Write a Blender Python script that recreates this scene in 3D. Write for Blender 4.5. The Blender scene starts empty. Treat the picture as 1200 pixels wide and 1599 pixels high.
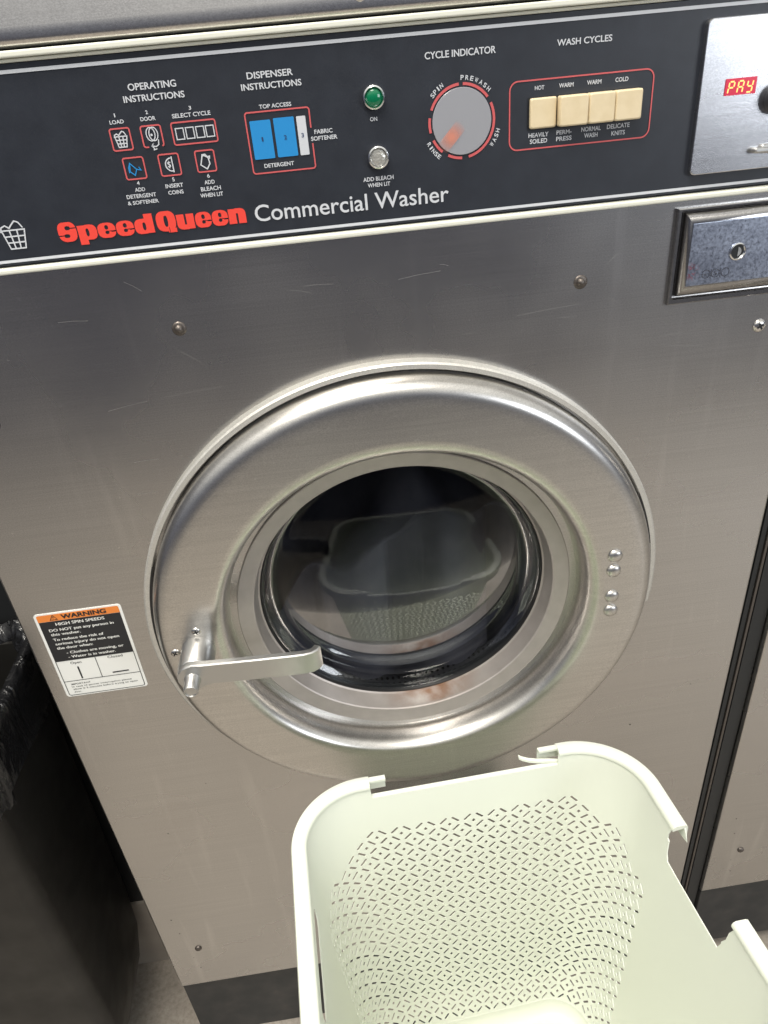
import bpy, bmesh, math, random
from mathutils import Vector, Matrix
from mathutils.geometry import delaunay_2d_cdt
random.seed(7)
S = bpy.context.scene
COL = S.collection
PI = math.pi

# ------------------------------------------------------------------ camera
cam = bpy.data.cameras.new('camera')
cam.sensor_fit = 'HORIZONTAL'; cam.sensor_width = 36; cam.lens = 34.0
cam.clip_start = 0.01; cam.clip_end = 100
co = bpy.data.objects.new('camera', cam); COL.objects.link(co)
r = Vector((0.98990, -0.11596, -0.08164)); f = Vector((0.05667, 0.85088, -0.52220))
r = (r - f * r.dot(f) / f.dot(f)).normalized(); f.normalize(); u = r.cross(f)
co.matrix_world = Matrix(((r.x, u.x, -f.x, 0.28533), (r.y, u.y, -f.y, -0.51293), (r.z, u.z, -f.z, 0.99112), (0, 0, 0, 1)))
S.camera = co
S.render.resolution_x = 768; S.render.resolution_y = 1024

# ------------------------------------------------------------------ light
W = bpy.data.worlds.new('World'); S.world = W; W.use_nodes = True
nt = W.node_tree; bg = nt.nodes['Background']
tc = nt.nodes.new('ShaderNodeTexCoord'); sx = nt.nodes.new('ShaderNodeSeparateXYZ')
mr = nt.nodes.new('ShaderNodeMapRange'); mr.inputs['From Min'].default_value = -1; mr.inputs['From Max'].default_value = 1
rp = nt.nodes.new('ShaderNodeValToRGB')
nt.links.new(tc.outputs['Generated'], sx.inputs[0]); nt.links.new(sx.outputs['Z'], mr.inputs['Value'])
nt.links.new(mr.outputs[0], rp.inputs[0]); nt.links.new(rp.outputs[0], bg.inputs[0])
e = rp.color_ramp.elements
e[0].position = 0.44; e[0].color = (.085, .086, .10, 1)
e[1].position = 0.52; e[1].color = (.095, .104, .14, 1)
for pos, c in ((.62, (.22, .23, .26, 1)), (.74, (.75, .75, .72, 1)), (.9, (1.0, .99, .94, 1))):
    k = e.new(pos); k.color = c
bg.inputs[1].default_value = 1.12

def area(name, loc, target, sx_, sy_, power, color):
    l = bpy.data.lights.new(name, 'AREA'); l.shape = 'RECTANGLE'; l.size = sx_; l.size_y = sy_; l.energy = power; l.color = color
    o = bpy.data.objects.new(name, l); COL.objects.link(o); o.location = loc
    o.rotation_euler = (Vector(target) - Vector(loc)).to_track_quat('-Z', 'Y').to_euler()
    return o
lamp = area('ceiling_lamp', (0.0, -0.75, 2.5), (0.2, -0.6, 0.0), 1.4, 0.7, 21, (1.0, .95, .86)); lamp.data.spread = math.radians(95)
area('window_light', (2.72, -2.5, 1.35), (0.6, 0, .9), 1.4, 1.0, 30, (.90, .95, 1.0))

S.view_settings.view_transform = 'Standard'; S.view_settings.look = 'None'
S.view_settings.exposure = 0.0; S.view_settings.gamma = 1.0; S.view_settings.use_curve_mapping = False

# ------------------------------------------------------------------ materials
def mat(name, col, rough=.5, metal=0.0, **kw):
    m = bpy.data.materials.new(name); m.use_nodes = True
    b = m.node_tree.nodes['Principled BSDF']
    b.inputs['Base Color'].default_value = (*col, 1); b.inputs['Roughness'].default_value = rough; b.inputs['Metallic'].default_value = metal
    for k, v in kw.items(): b.inputs[k.replace('_', ' ')].default_value = v
    return m
def N(m, t): return m.node_tree.nodes.new(t)
def Lk(m, a, b): m.node_tree.links.new(a, b)
def P(m): return m.node_tree.nodes['Principled BSDF']
def noise(m, scale, sc=(1, 1, 1), detail=3, dist=0.0, rough=.5):
    t = N(m, 'ShaderNodeTexCoord'); mp = N(m, 'ShaderNodeMapping'); n = N(m, 'ShaderNodeTexNoise')
    mp.inputs['Scale'].default_value = sc; n.inputs['Scale'].default_value = scale; n.inputs['Detail'].default_value = detail
    n.inputs['Distortion'].default_value = dist; n.inputs['Roughness'].default_value = rough
    Lk(m, t.outputs['Object'], mp.inputs[0]); Lk(m, mp.outputs[0], n.inputs['Vector'])
    return n.outputs[0]
def ramp(m, fac, stops):
    n = N(m, 'ShaderNodeValToRGB'); el = n.color_ramp.elements
    el[0].position, el[0].color = stops[0][0], (*stops[0][1], 1); el[1].position, el[1].color = stops[-1][0], (*stops[-1][1], 1)
    for p_, c in stops[1:-1]: q = el.new(p_); q.color = (*c, 1)
    Lk(m, fac, n.inputs[0]); return n.outputs[0]
def mix(m, fac, a, b, mode='MIX'):
    n = N(m, 'ShaderNodeMix'); n.data_type = 'RGBA'; n.blend_type = mode
    if isinstance(fac, float): n.inputs[0].default_value = fac
    else: Lk(m, fac, n.inputs[0])
    for i, v in ((6, a), (7, b)):
        if isinstance(v, tuple): n.inputs[i].default_value = (*v, 1)
        else: Lk(m, v, n.inputs[i])
    return n.outputs[2]
def bump(m, h, strength, dist=.001):
    b = N(m, 'ShaderNodeBump'); b.inputs['Strength'].default_value = strength; b.inputs['Distance'].default_value = dist
    Lk(m, h, b.inputs['Height']); Lk(m, b.outputs[0], P(m).inputs['Normal'])
def rough_from(m, fac, lo, hi):
    n = N(m, 'ShaderNodeMapRange'); n.inputs['From Min'].default_value = .3; n.inputs['From Max'].default_value = .7
    n.inputs['To Min'].default_value = lo; n.inputs['To Max'].default_value = hi
    Lk(m, fac, n.inputs['Value']); Lk(m, n.outputs[0], P(m).inputs['Roughness'])

def steel(name, col, lo, hi, brush=(6, 6, 900), smear=.42):
    m = mat(name, col, .3, 1.0)
    g = noise(m, 1.0, brush, 2)                                     # brushing
    c1 = ramp(m, g, [(.25, tuple(c * .93 for c in col)), (.75, tuple(min(1, c * 1.05) for c in col))])
    fg = noise(m, 900, (1, 1, 1.6), 2)                               # fine grain
    c1 = mix(m, 1.0, c1, ramp(m, fg, [(.3, (.84, .84, .84)), (.7, (1.09, 1.09, 1.09))]), 'MULTIPLY')
    st = noise(m, 1.0, (55, 55, 5), 4, .3)                            # faint drip streaks
    c2 = mix(m, ramp(m, st, [(.58, (0, 0, 0)), (.78, (smear,) * 3)]), c1, tuple(min(1, c * 1.25) for c in col))
    sp = noise(m, 260, (1, 1, 1), 1)                                 # little splashes
    c3 = mix(m, ramp(m, sp, [(.74, (0, 0, 0)), (.8, (.5, .5, .5))]), c2, (.8, .79, .76))
    Lk(m, c3, P(m).inputs['Base Color'])
    rough_from(m, noise(m, 5, (1, 1, 1), 4), lo, hi)
    bump(m, fg, .06, .0002)
    return m
M = {}
M['steel'] = steel('brushed_steel', (.57, .555, .54), .22, .35)
M['door'] = steel('door_steel', (.66, .64, .61), .25, .35, (14, 14, 500), .2)
M['lid'] = steel('lid_steel', (.66, .64, .62), .2, .32, (8, 8, 700), .4)
M['coin'] = steel('coin_plate_steel', (.66, .66, .68), .24, .34, (8, 8, 500), .2)
M['boxsteel'] = steel('coin_box_steel', (.40, .39, .385), .16, .28, (8, 8, 300), .2)
M['alu'] = mat('cast_aluminium', (.55, .545, .53), .36, .95); rough_from(M['alu'], noise(M['alu'], 300, detail=2), .30, .42)
M['darkmetal'] = mat('dark_lock_metal', (.10, .10, .11), .4, .8)
M['scratch'] = mat('bare_scratch', (.56, .55, .54), .55, .9)
M['chrome'] = mat('chrome', (.80, .80, .80), .12, 1.0)
M['screw'] = mat('tarnished_screw', (.15, .132, .12), .45, .85); rough_from(M['screw'], noise(M['screw'], 900), .35, .6)
M['brightscrew'] = mat('bright_screw', (.72, .70, .67), .22, 1.0)
m = M['console'] = mat('console_plastic', (.014, .016, .022), .40, 0, Specular_IOR_Level=.6)
Lk(m, ramp(m, noise(m, 60, detail=5), [(.3, (.015, .018, .026)), (.7, (.021, .025, .035))]), P(m).inputs['Base Color'])
rough_from(m, noise(m, 1500, detail=2), .38, .48); bump(m, noise(m, 2500, detail=1), .12, .0002)
M['black'] = mat('black_plastic', (.012, .013, .014), .45)
M['trim'] = mat('cream_trim', (.80, .80, .70), .30, .0)
M['collar'] = steel('collar_ring_metal', (.66, .645, .60), .34, .46, (200, 200, 200), .1); P(M['collar']).inputs['Metallic'].default_value = .55
M['white'] = mat('white_ink', (.62, .64, .68), .45)
M['red'] = mat('red_ink', (.62, .115, .12), .45)
M['brand'] = mat('brand_red_ink', (.85, .07, .05), .42)
M['blue'] = mat('blue_ink', (.02, .26, .62), .45)
M['inkblack'] = mat('black_ink', (.02, .02, .022), .5)
M['inkdark'] = mat('dark_blue_ink', (.02, .05, .14), .5)
M['orange'] = mat('orange_ink', (.82, .25, .05), .5)
M['paper'] = mat('sticker_white', (.86, .86, .82), .42)
m = M['button'] = mat('ivory_button', (.70, .53, .30), .38)
Lk(m, ramp(m, noise(m, 130, detail=4), [(.35, (.75, .62, .40)), (.65, (.80, .67, .45))]), P(m).inputs['Base Color'])
M['green'] = mat('green_lens', (.0, .17, .07), .12, 0, Coat_Weight=.6)
M['clearlens'] = mat('clear_lens', (.52, .51, .47), .16, .4); bump(M['clearlens'], noise(M['clearlens'], 700, detail=1), .5, .001)
m = M['dial'] = mat('frosted_dial', (.33, .335, .365), .28, 0, Coat_Weight=.5)
# orange pointer glowing softly through the frosted window: the colour of the needle behind it
m = M['pointer'] = mat('needle_orange', (.85, .30, .19), .4)
t = N(m, 'ShaderNodeTexCoord'); vs = N(m, 'ShaderNodeVectorMath'); vs.operation = 'SUBTRACT'; vs.inputs[1].default_value = (.5, .5, .5)
sp = N(m, 'ShaderNodeSeparateXYZ'); Lk(m, t.outputs['Generated'], vs.inputs[0])
ng = N(m, 'ShaderNodeTexGradient'); ng.gradient_type = 'SPHERICAL'
sc_ = N(m, 'ShaderNodeVectorMath'); sc_.operation = 'MULTIPLY'; sc_.inputs[1].default_value = (2, 2, 2)
Lk(m, vs.outputs[0], sc_.inputs[0]); Lk(m, sc_.outputs[0], ng.inputs[0])
Lk(m, ramp(m, ng.outputs['Fac'], [(.0, (0, 0, 0)), (.9, (.66, .66, .66))]), P(m).inputs['Alpha'])
M['display'] = mat('red_display', (.30, .01, .03), .2, 0, Emission_Color=(.9, .04, .10, 1), Emission_Strength=.45)
M['segment'] = mat('lit_segments', (.9, .4, .1), .4, 0, Emission_Color=(1, .55, .18, 1), Emission_Strength=1.3)
m = M['box'] = mat('galvanised_face', (.35, .41, .55), .3, 1.0)
mo = noise(m, 420, detail=5, rough=.7)
c1 = mix(m, 1.0, ramp(m, mo, [(.36, (.34, .37, .44)), (.5, (.45, .49, .59)), (.66, (.50, .55, .66))]), ramp(m, noise(m, 60, detail=4), [(.35, (.72, .72, .74)), (.65, (1, 1, 1))]), 'MULTIPLY')
td = N(m, 'ShaderNodeTexCoord'); vd = N(m, 'ShaderNodeVectorMath'); vd.operation = 'DISTANCE'; vd.inputs[1].default_value = (.5535, -.009, .848)
Lk(m, td.outputs['Object'], vd.inputs[0])
near = ramp(m, vd.outputs['Value'], [(.002, (1, 1, 1)), (.0052, (0, 0, 0))])
pt_ = ramp(m, noise(m, 700, detail=3), [(.5, (0, 0, 0)), (.56, (.85, .85, .85))])
Lk(m, mix(m, mix(m, 1.0, near, pt_, 'MULTIPLY'), c1, (.55, .06, .07)), P(m).inputs['Base Color'])
rough_from(m, mo, .26, .42); bump(m, mo, .12, .0003)
m = M['ring'] = mat('inner_ring_zinc', (.44, .405, .385), .46, .6)
g = noise(m, 70, detail=4)
rust = noise(m, 38, (1, 1, 2.5), 5)
tz = N(m, 'ShaderNodeTexCoord'); vz = N(m, 'ShaderNodeVectorMath'); vz.operation = 'DISTANCE'; vz.inputs[1].default_value = (.352, .026, .452)
Lk(m, tz.outputs['Object'], vz.inputs[0])
zone = ramp(m, vz.outputs['Value'], [(.010, (.9, .9, .9)), (.055, (0, 0, 0))])
rm = mix(m, 1.0, zone, ramp(m, rust, [(.34, (0, 0, 0)), (.58, (1, 1, 1))]), 'MULTIPLY')
ty = N(m, 'ShaderNodeSeparateXYZ'); Lk(m, tz.outputs['Object'], ty.inputs[0]); rm = mix(m, 1.0, rm, ramp(m, ty.outputs['Y'], [(.0, (0, 0, 0)), (.004, (1, 1, 1))]), 'MULTIPLY')
Lk(m, rm, P(m).inputs['Roughness']) if False else None
base = ramp(m, g, [(.3, (.42, .385, .362)), (.7, (.47, .432, .408))])
Lk(m, mix(m, rm, base, (.20, .085, .03)), P(m).inputs['Base Color'])
M['rubber'] = mat('black_gasket', (.013, .013, .014), .3)
# glass: reflects by Fresnel, slightly smoked
m = M['glass'] = bpy.data.materials.new('door_glass'); m.use_nodes = True
n_ = m.node_tree; n_.nodes.clear()
om = N(m, 'ShaderNodeOutputMaterial'); mx = N(m, 'ShaderNodeMixShader'); tr = N(m, 'ShaderNodeBsdfTransparent'); gl = N(m, 'ShaderNodeBsdfGlossy'); fr = N(m, 'ShaderNodeFresnel')
tr.inputs[0].default_value = (.70, .73, .75, 1); gl.inputs[0].default_value = (1, 1, 1, 1); gl.inputs['Roughness'].default_value = .045; fr.inputs[0].default_value = 1.5
gn = noise(m, 9, (1, 1, 1), 2); gb = N(m, 'ShaderNodeBump'); gb.inputs['Strength'].default_value = .06; gb.inputs['Distance'].default_value = .004
Lk(m, gn, gb.inputs['Height']); Lk(m, gb.outputs[0], gl.inputs['Normal'])
gk = N(m, 'ShaderNodeMapRange'); gk.inputs['From Max'].default_value = 1; gk.inputs['To Min'].default_value = .0; gk.inputs['To Max'].default_value = .30
Lk(m, fr.outputs[0], gk.inputs['Value']); Lk(m, gk.outputs[0], mx.inputs[0]); Lk(m, tr.outputs[0], mx.inputs[1]); Lk(m, gl.outputs[0], mx.inputs[2]); Lk(m, mx.outputs[0], om.inputs[0])
m = M['drum'] = mat('drum_steel', (.30, .30, .31), .35, 1.0)
vo = N(m, 'ShaderNodeTexVoronoi'); vo.inputs['Scale'].default_value = 110; vo.inputs['Randomness'].default_value = .0
t = N(m, 'ShaderNodeTexCoord'); Lk(m, t.outputs['UV'], vo.inputs['Vector'])
Lk(m, ramp(m, vo.outputs['Distance'], [(.22, (.01, .01, .01)), (.3, (.16, .16, .17))]), P(m).inputs['Base Color'])
m = M['cloth'] = mat('dark_wet_cloth', (.030, .031, .040), .6)
Lk(m, ramp(m, noise(m, 14, detail=4), [(.35, (.035, .035, .055)), (.65, (.105, .10, .12))]), P(m).inputs['Base Color'])
bump(m, noise(m, 900, detail=2), .3, .0008)
# basket plastic: pale mint, a little light passes through
m = M['basket'] = mat('mint_plastic', (.855, .88, .80), .36)
pb = P(m); om = m.node_tree.nodes['Material Output']
tl = N(m, 'ShaderNodeBsdfTranslucent'); tl.inputs[0].default_value = (.84, .89, .74, 1)
mx = N(m, 'ShaderNodeMixShader'); mx.inputs[0].default_value = .22
Lk(m, pb.outputs[0], mx.inputs[1]); Lk(m, tl.outputs[0], mx.inputs[2]); Lk(m, mx.outputs[0], om.inputs[0])
bump(m, noise(m, 1200, detail=1), .08, .0003)
m = M['floor'] = mat('beige_floor', (.44, .38, .31), .42)
fl = ramp(m, noise(m, 160, detail=6, rough=.7), [(.3, (.25, .22, .185)), (.5, (.335, .297, .255)), (.7, (.41, .37, .32))])
sd = ramp(m, noise(m, 9, detail=5), [(.35, (.82, .82, .82)), (.65, (1, 1, 1))])
Lk(m, mix(m, 1.0, fl, sd, 'MULTIPLY'), P(m).inputs['Base Color'])
m = M['kick'] = mat('kick_plate_black', (.020, .022, .024), .5)
Lk(m, ramp(m, noise(m, 30, detail=6), [(.4, (.017, .019, .021)), (.62, (.035, .034, .034)), (.8, (.07, .06, .055))]), P(m).inputs['Base Color'])
m = M['bin'] = mat('bin_plastic', (.010, .0093, .0083), .5, 0, Specular_IOR_Level=.35)
rough_from(m, noise(m, 25, detail=4), .36, .52); bump(m, noise(m, 1800, detail=1), .15, .0003)
m = M['bag'] = mat('bin_liner_film', (.010, .010, .011), .16)
bump(m, noise(m, 34, (1, 1, .5), 4, 1.4), .85, .012)
m = M['wall'] = mat('wall_paint', (.34, .30, .26), .6)
Lk(m, ramp(m, noise(m, 20, detail=5), [(.3, (.30, .265, .23)), (.7, (.37, .33, .285))]), P(m).inputs['Base Color'])
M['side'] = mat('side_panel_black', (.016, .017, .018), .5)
M['stool'] = mat('stool_plastic', (.10, .10, .11), .5)

# ------------------------------------------------------------------ mesh helpers
def link(name, me, m, parent=None):
    o = bpy.data.objects.new(name, me); COL.objects.link(o)
    if m is not None:
        for k in (m if isinstance(m, (list, tuple)) else [m]): me.materials.append(M[k])
    if parent is not None:
        o.parent = parent
        if parent.type == 'EMPTY': o.matrix_parent_inverse = Matrix.Translation(-parent.location)
    return o
def obj(name, bm, m, parent=None, smooth=True, ang=35, bevel=0, weld=False):
    if weld: bmesh.ops.remove_doubles(bm, verts=bm.verts, dist=1e-6)
    bmesh.ops.recalc_face_normals(bm, faces=bm.faces)
    me = bpy.data.meshes.new(name); bm.to_mesh(me); bm.free()
    if smooth:
        keep = [p_.use_smooth for p_ in me.polygons]
        me.set_sharp_from_angle(angle=math.radians(ang))
        for p_, k in zip(me.polygons, keep): p_.use_smooth = not k
    else:
        for p_ in me.polygons: p_.use_smooth = False
    o = link(name, me, m, parent)
    if bevel:
        b = o.modifiers.new('bevel', 'BEVEL'); b.width = bevel; b.segments = 3; b.limit_method = 'ANGLE'
    return o
def thing(name, label, cat, loc, group=None):
    o = bpy.data.objects.new(name, None); COL.objects.link(o); o.location = loc; o.empty_display_size = .05
    o['label'] = label; o['category'] = cat
    if group: o['group'] = group
    return o
def tag(o, label, cat):
    o['label'] = label; o['category'] = cat; return o
def box(bm, x0, x1, y0, y1, z0, z1):
    v = [bm.verts.new((x, y, z)) for x in (x0, x1) for y in (y0, y1) for z in (z0, z1)]
    for q in ((0, 1, 3, 2), (4, 6, 7, 5), (0, 4, 5, 1), (2, 3, 7, 6), (0, 2, 6, 4), (1, 5, 7, 3)): bm.faces.new([v[i] for i in q])
    return v
def lathe(bm, prof, cx, cz, n=128, a0=0, a1=2 * PI, closed=False):
    full = abs(a1 - a0 - 2 * PI) < 1e-6
    k = n if full else n + 1
    rows = []
    for i in range(k):
        a = a0 + (a1 - a0) * i / n
        rows.append([bm.verts.new((cx + r_ * math.cos(a), y, cz + r_ * math.sin(a))) for r_, y in prof])
    for i in range(n):
        A, B = rows[i], rows[(i + 1) % k]
        for j in range(len(prof) - (0 if closed else 1)):
            jj = (j + 1) % len(prof)
            q = [A[j], A[jj], B[jj], B[j]]
            bm.faces.new(q)
    if closed and not full:
        bm.faces.new(rows[0]); bm.faces.new(rows[-1][::-1])
    return rows
def rrect(x0, x1, z0, z1, r_, n=6):
    pts = []
    for cx, cz, a in ((x1 - r_, z1 - r_, 0), (x0 + r_, z1 - r_, PI / 2), (x0 + r_, z0 + r_, PI), (x1 - r_, z0 + r_, 1.5 * PI)):
        for i in range(n + 1):
            t_ = a + PI / 2 * i / n; pts.append((cx + r_ * math.cos(t_), cz + r_ * math.sin(t_)))
    return pts
def flat_layer(bm, faces):
    for f_ in faces: f_.smooth = True                               # marks faces that stay flat shaded
def plate(bm, pts, y0, y1, inset=0.0):
    """extruded outline from y0 (back) to y1 (front), front edge chamfered by inset"""
    cx = sum(p_[0] for p_ in pts) / len(pts); cz = sum(p_[1] for p_ in pts) / len(pts)
    w = max(abs(p_[0] - cx) for p_ in pts); h = max(abs(p_[1] - cz) for p_ in pts)
    rows = []
    stages = [(y0, 0)] + ([(y1 + inset, 0), (y1 + inset * .3, inset * .3), (y1, inset)] if inset else [(y1, 0)])
    for y, i in stages:
        rows.append([bm.verts.new((cx + (x - cx) * (1 - i / w), y, cz + (z - cz) * (1 - i / h))) for x, z in pts])
    n = len(pts)
    for A, B in zip(rows, rows[1:]):
        for i in range(n): bm.faces.new([A[i], A[(i + 1) % n], B[(i + 1) % n], B[i]])
    flat_layer(bm, [bm.faces.new(rows[-1])])
def flat(bm, pts, y): bm.faces.new([bm.verts.new((x, y, z)) for x, z in pts])
def stroke(bm, pts, w, y, closed=False):
    n = len(pts); L, R_ = [], []
    for i in range(n):
        a = Vector(pts[(i - 1) % n] if (closed or i) else pts[0]); b = Vector(pts[i]); c = Vector(pts[(i + 1) % n] if (closed or i < n - 1) else pts[-1])
        d1 = (b - a).normalized() if (b - a).length > 1e-9 else (c - b).normalized()
        d2 = (c - b).normalized() if (c - b).length > 1e-9 else d1
        n1 = Vector((-d1.y, d1.x)); n2 = Vector((-d2.y, d2.x)); nn = (n1 + n2)
        nn = nn.normalized() if nn.length > 1e-6 else n1
        k = w / 2 / max(.5, nn.dot(n1))
        L.append(bm.verts.new((b.x + nn.x * k, y, b.y + nn.y * k))); R_.append(bm.verts.new((b.x - nn.x * k, y, b.y - nn.y * k)))
    for i in range(n if closed else n - 1):
        j = (i + 1) % n; bm.faces.new([L[i], L[j], R_[j], R_[i]])
def arc(cx, cz, r_, a0, a1, n=24, ry=None):
    return [(cx + r_ * math.cos(math.radians(a0 + (a1 - a0) * i / n)), cz + (ry or r_) * math.sin(math.radians(a0 + (a1 - a0) * i / n))) for i in range(n + 1)]
def dome(bm, cx, cz, y, r_, h, n=20, rings=5, sq=1.0):
    prev = None
    for k in range(rings + 1):
        a = PI / 2 * k / rings
        if k == rings:
            t_ = bm.verts.new((cx, y - h, cz))
            for i in range(n): bm.faces.new([prev[i], prev[(i + 1) % n], t_])
        else:
            row = [bm.verts.new((cx + r_ * math.cos(a) * math.cos(2 * PI * i / n), y - h * math.sin(a), cz + sq * r_ * math.cos(a) * math.sin(2 * PI * i / n))) for i in range(n)]
            if prev:
                for i in range(n): bm.faces.new([prev[i], prev[(i + 1) % n], row[(i + 1) % n], row[i]])
            prev = row

# text in the built-in font, squeezed to the measured width and cap height
_cap = {}
def glyphs(s, bold):
    c = bpy.data.curves.new('txt', 'FONT'); c.body = s; c.offset = bold; c.resolution_u = 4
    o = bpy.data.objects.new('txt', c); COL.objects.link(o)
    me = bpy.data.meshes.new_from_object(o.evaluated_get(bpy.context.evaluated_depsgraph_get()))
    vs_ = [v.co.copy() for v in me.vertices]; fs = [tuple(p_.vertices) for p_ in me.polygons]
    bpy.data.objects.remove(o); bpy.data.curves.remove(c); bpy.data.meshes.remove(me)
    return vs_, fs
def text(bm, s, x0, x1, zb, h, y, bold=.012, copies=((0, 0),), tf=None):
    if bold not in _cap: _cap[bold] = max(v.y for v in glyphs('H', bold)[0]), min(v.y for v in glyphs('H', bold)[0])
    top, bot = _cap[bold]
    vs_, fs = glyphs(s, bold)
    a = min(v.x for v in vs_); b = max(v.x for v in vs_)
    kx = (x1 - x0) / (b - a); kz = h / (top - bot)
    for i, (dx, dz) in enumerate(copies):
        nv = []
        for v in vs_:
            x, z = x0 + (v.x - a) * kx + dx * h, zb + (v.y - bot) * kz + dz * h
            if tf: x, z = tf(x, z)
            nv.append(bm.verts.new((x, y - i * .00003, z)))
        for q in fs: bm.faces.new([nv[k] for k in q])
BOLD2 = ((-.028, 0), (.028, 0), (0, .012))

# heavy lettering drawn as implicit shapes and filled row by row
def SE(x, z, cx, cz, rx, rz, n=2.6): return abs((x - cx) / rx) ** n + abs((z - cz) / rz) ** n <= 1
def RC(x, z, x0, x1, z0, z1): return x0 <= x <= x1 and z0 <= z <= z1
GL = {
 'S': (.86, lambda x, z: (SE(x, z, .43, .5, .43, .53, 2.9) and not (SE(x, z, .47, .70, .12, .11) or RC(x, z, .47, .9, .655, .70)) and not (SE(x, z, .38, .285, .13, .10) or RC(x, z, -.1, .38, .29, .335)))),
 'p': (.90, lambda x, z: (SE(x, z, .52, .37, .38, .41, 2.8) or RC(x, z, .02, .40, -.27, .76)) and not SE(x, z, .455, .37, .075, .21)),
 'e': (.84, lambda x, z: SE(x, z, .42, .37, .42, .41, 2.7) and not SE(x, z, .43, .53, .085, .115) and not (RC(x, z, .43, .9, .295, .345) or SE(x, z, .43, .26, .09, .09)) and not RC(x, z, .62, .9, .27, .345)),
 'd': (.92, lambda x, z: (SE(x, z, .39, .37, .39, .41, 2.8) or RC(x, z, .50, .90, -.02, 1.02)) and not SE(x, z, .455, .37, .075, .21)),
 'Q': (1.02, lambda x, z: (SE(x, z, .50, .5, .50, .53, 2.8) or RC(x, z, .55, .98, -.10, .12)) and not SE(x, z, .50, .50, .10, .29) and not RC(x, z, .60, .63, -.1, .18)),
 'u': (.92, lambda x, z: (SE(x, z, .42, .30, .42, .33, 2.8) or RC(x, z, 0, .40, .25, .76) or RC(x, z, .50, .90, -.02, .76)) and not RC(x, z, .40, .50, .22, .9)),
 'n': (.92, lambda x, z: (SE(x, z, .50, .44, .40, .34, 2.8) or RC(x, z, 0, .40, -.02, .76) or RC(x, z, .50, .90, -.02, .46)) and not RC(x, z, .40, .50, -.1, .52)),
}
def heavy(bm, word, x0, x1, zb, h, y):
    gap = .035; tot = sum(GL[c][0] + gap for c in word) - gap
    k = (x1 - x0) / tot; cx = 0
    for c in word:
        w, fn = GL[c]; nz = 72; nx = 150
        for j in range(nz):
            z = -.29 + 1.33 * (j + .5) / nz; dz = 1.33 / nz
            run = None
            for i in range(nx + 2):
                x = -.03 + (w + .06) * i / nx
                ins = i <= nx and fn(x, z)
                if ins and run is None: run = x
                if not ins and run is not None:
                    flat(bm, [(x0 + (cx + run) * k, zb + (z - dz / 2) * h), (x0 + (cx + x) * k, zb + (z - dz / 2) * h), (x0 + (cx + x) * k, zb + (z + dz / 2) * h), (x0 + (cx + run) * k, zb + (z + dz / 2) * h)], y); run = None
        cx += w + gap

# ------------------------------------------------------------------ setting
FZ = -0.13
bm = bmesh.new(); flat(bm, [], 0) if False else None
v = [bm.verts.new(c) for c in ((-3, -1.9, FZ), (3.5, -1.9, FZ), (3.5, 1.0, FZ), (-3, 1.0, FZ))]; bm.faces.new(v)
o = obj('floor', bm, 'floor', smooth=False); o['kind'] = 'structure'
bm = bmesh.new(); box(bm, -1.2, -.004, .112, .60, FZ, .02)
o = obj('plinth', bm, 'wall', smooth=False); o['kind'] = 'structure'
bm = bmesh.new(); box(bm, -1.2, -.006, .116, .60, .0202, 1.15)  # wall above the plinth coloured near black for the shade behind the bin
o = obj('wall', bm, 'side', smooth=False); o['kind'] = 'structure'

# ------------------------------------------------------------------ washer
X1 = .66; DX, DZ = .332, .5803
washer = thing('commercial_washer', 'stainless steel front loading coin washer with round door, nearest the basket', 'washing machine', (.33, .35, FZ), 'coin washers in a row')
# front panel with the door opening
bm = bmesh.new()
zb0, zt0, xl, xr = .003, .8985, 0.0, X1
n = 160
def rect_hit(a):
    c, s = math.cos(a), math.sin(a); k = 1e9
    if c > 1e-9: k = min(k, (xr - DX) / c)
    if c < -1e-9: k = min(k, (xl - DX) / c)
    if s > 1e-9: k = min(k, (zt0 - DZ) / s)
    if s < -1e-9: k = min(k, (zb0 - DZ) / s)
    return DX + c * k, DZ + s * k
angs = sorted([2 * PI * i / n for i in range(n)] + [math.atan2(z - DZ, x - DX) % (2 * PI) for x in (xl, xr) for z in (zb0, zt0)])
inn = [bm.verts.new((DX + .150 * math.cos(a), 0, DZ + .150 * math.sin(a))) for a in angs]
outp = [rect_hit(a) for a in angs]
ed = .0018
def ins(p_, d): return (min(max(p_[0], xl + d), xr - d), min(max(p_[1], zb0 + d), zt0 - d))
ringO = [bm.verts.new((*[ins(p_, ed)[0]], 0, ins(p_, ed)[1])) for p_ in outp]
ring1 = [bm.verts.new((ins(p_, ed * .3)[0], ed * .3, ins(p_, ed * .3)[1])) for p_ in outp]
ring2 = [bm.verts.new((p_[0], ed, p_[1])) for p_ in outp]
ring3 = [bm.verts.new((p_[0], .03, p_[1])) for p_ in outp]
nn = len(angs)
for i in range(nn):
    j = (i + 1) % nn
    for A, B in ((inn, ringO), (ringO, ring1), (ring1, ring2), (ring2, ring3)): bm.faces.new([A[i], A[j], B[j], B[i]])
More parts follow.
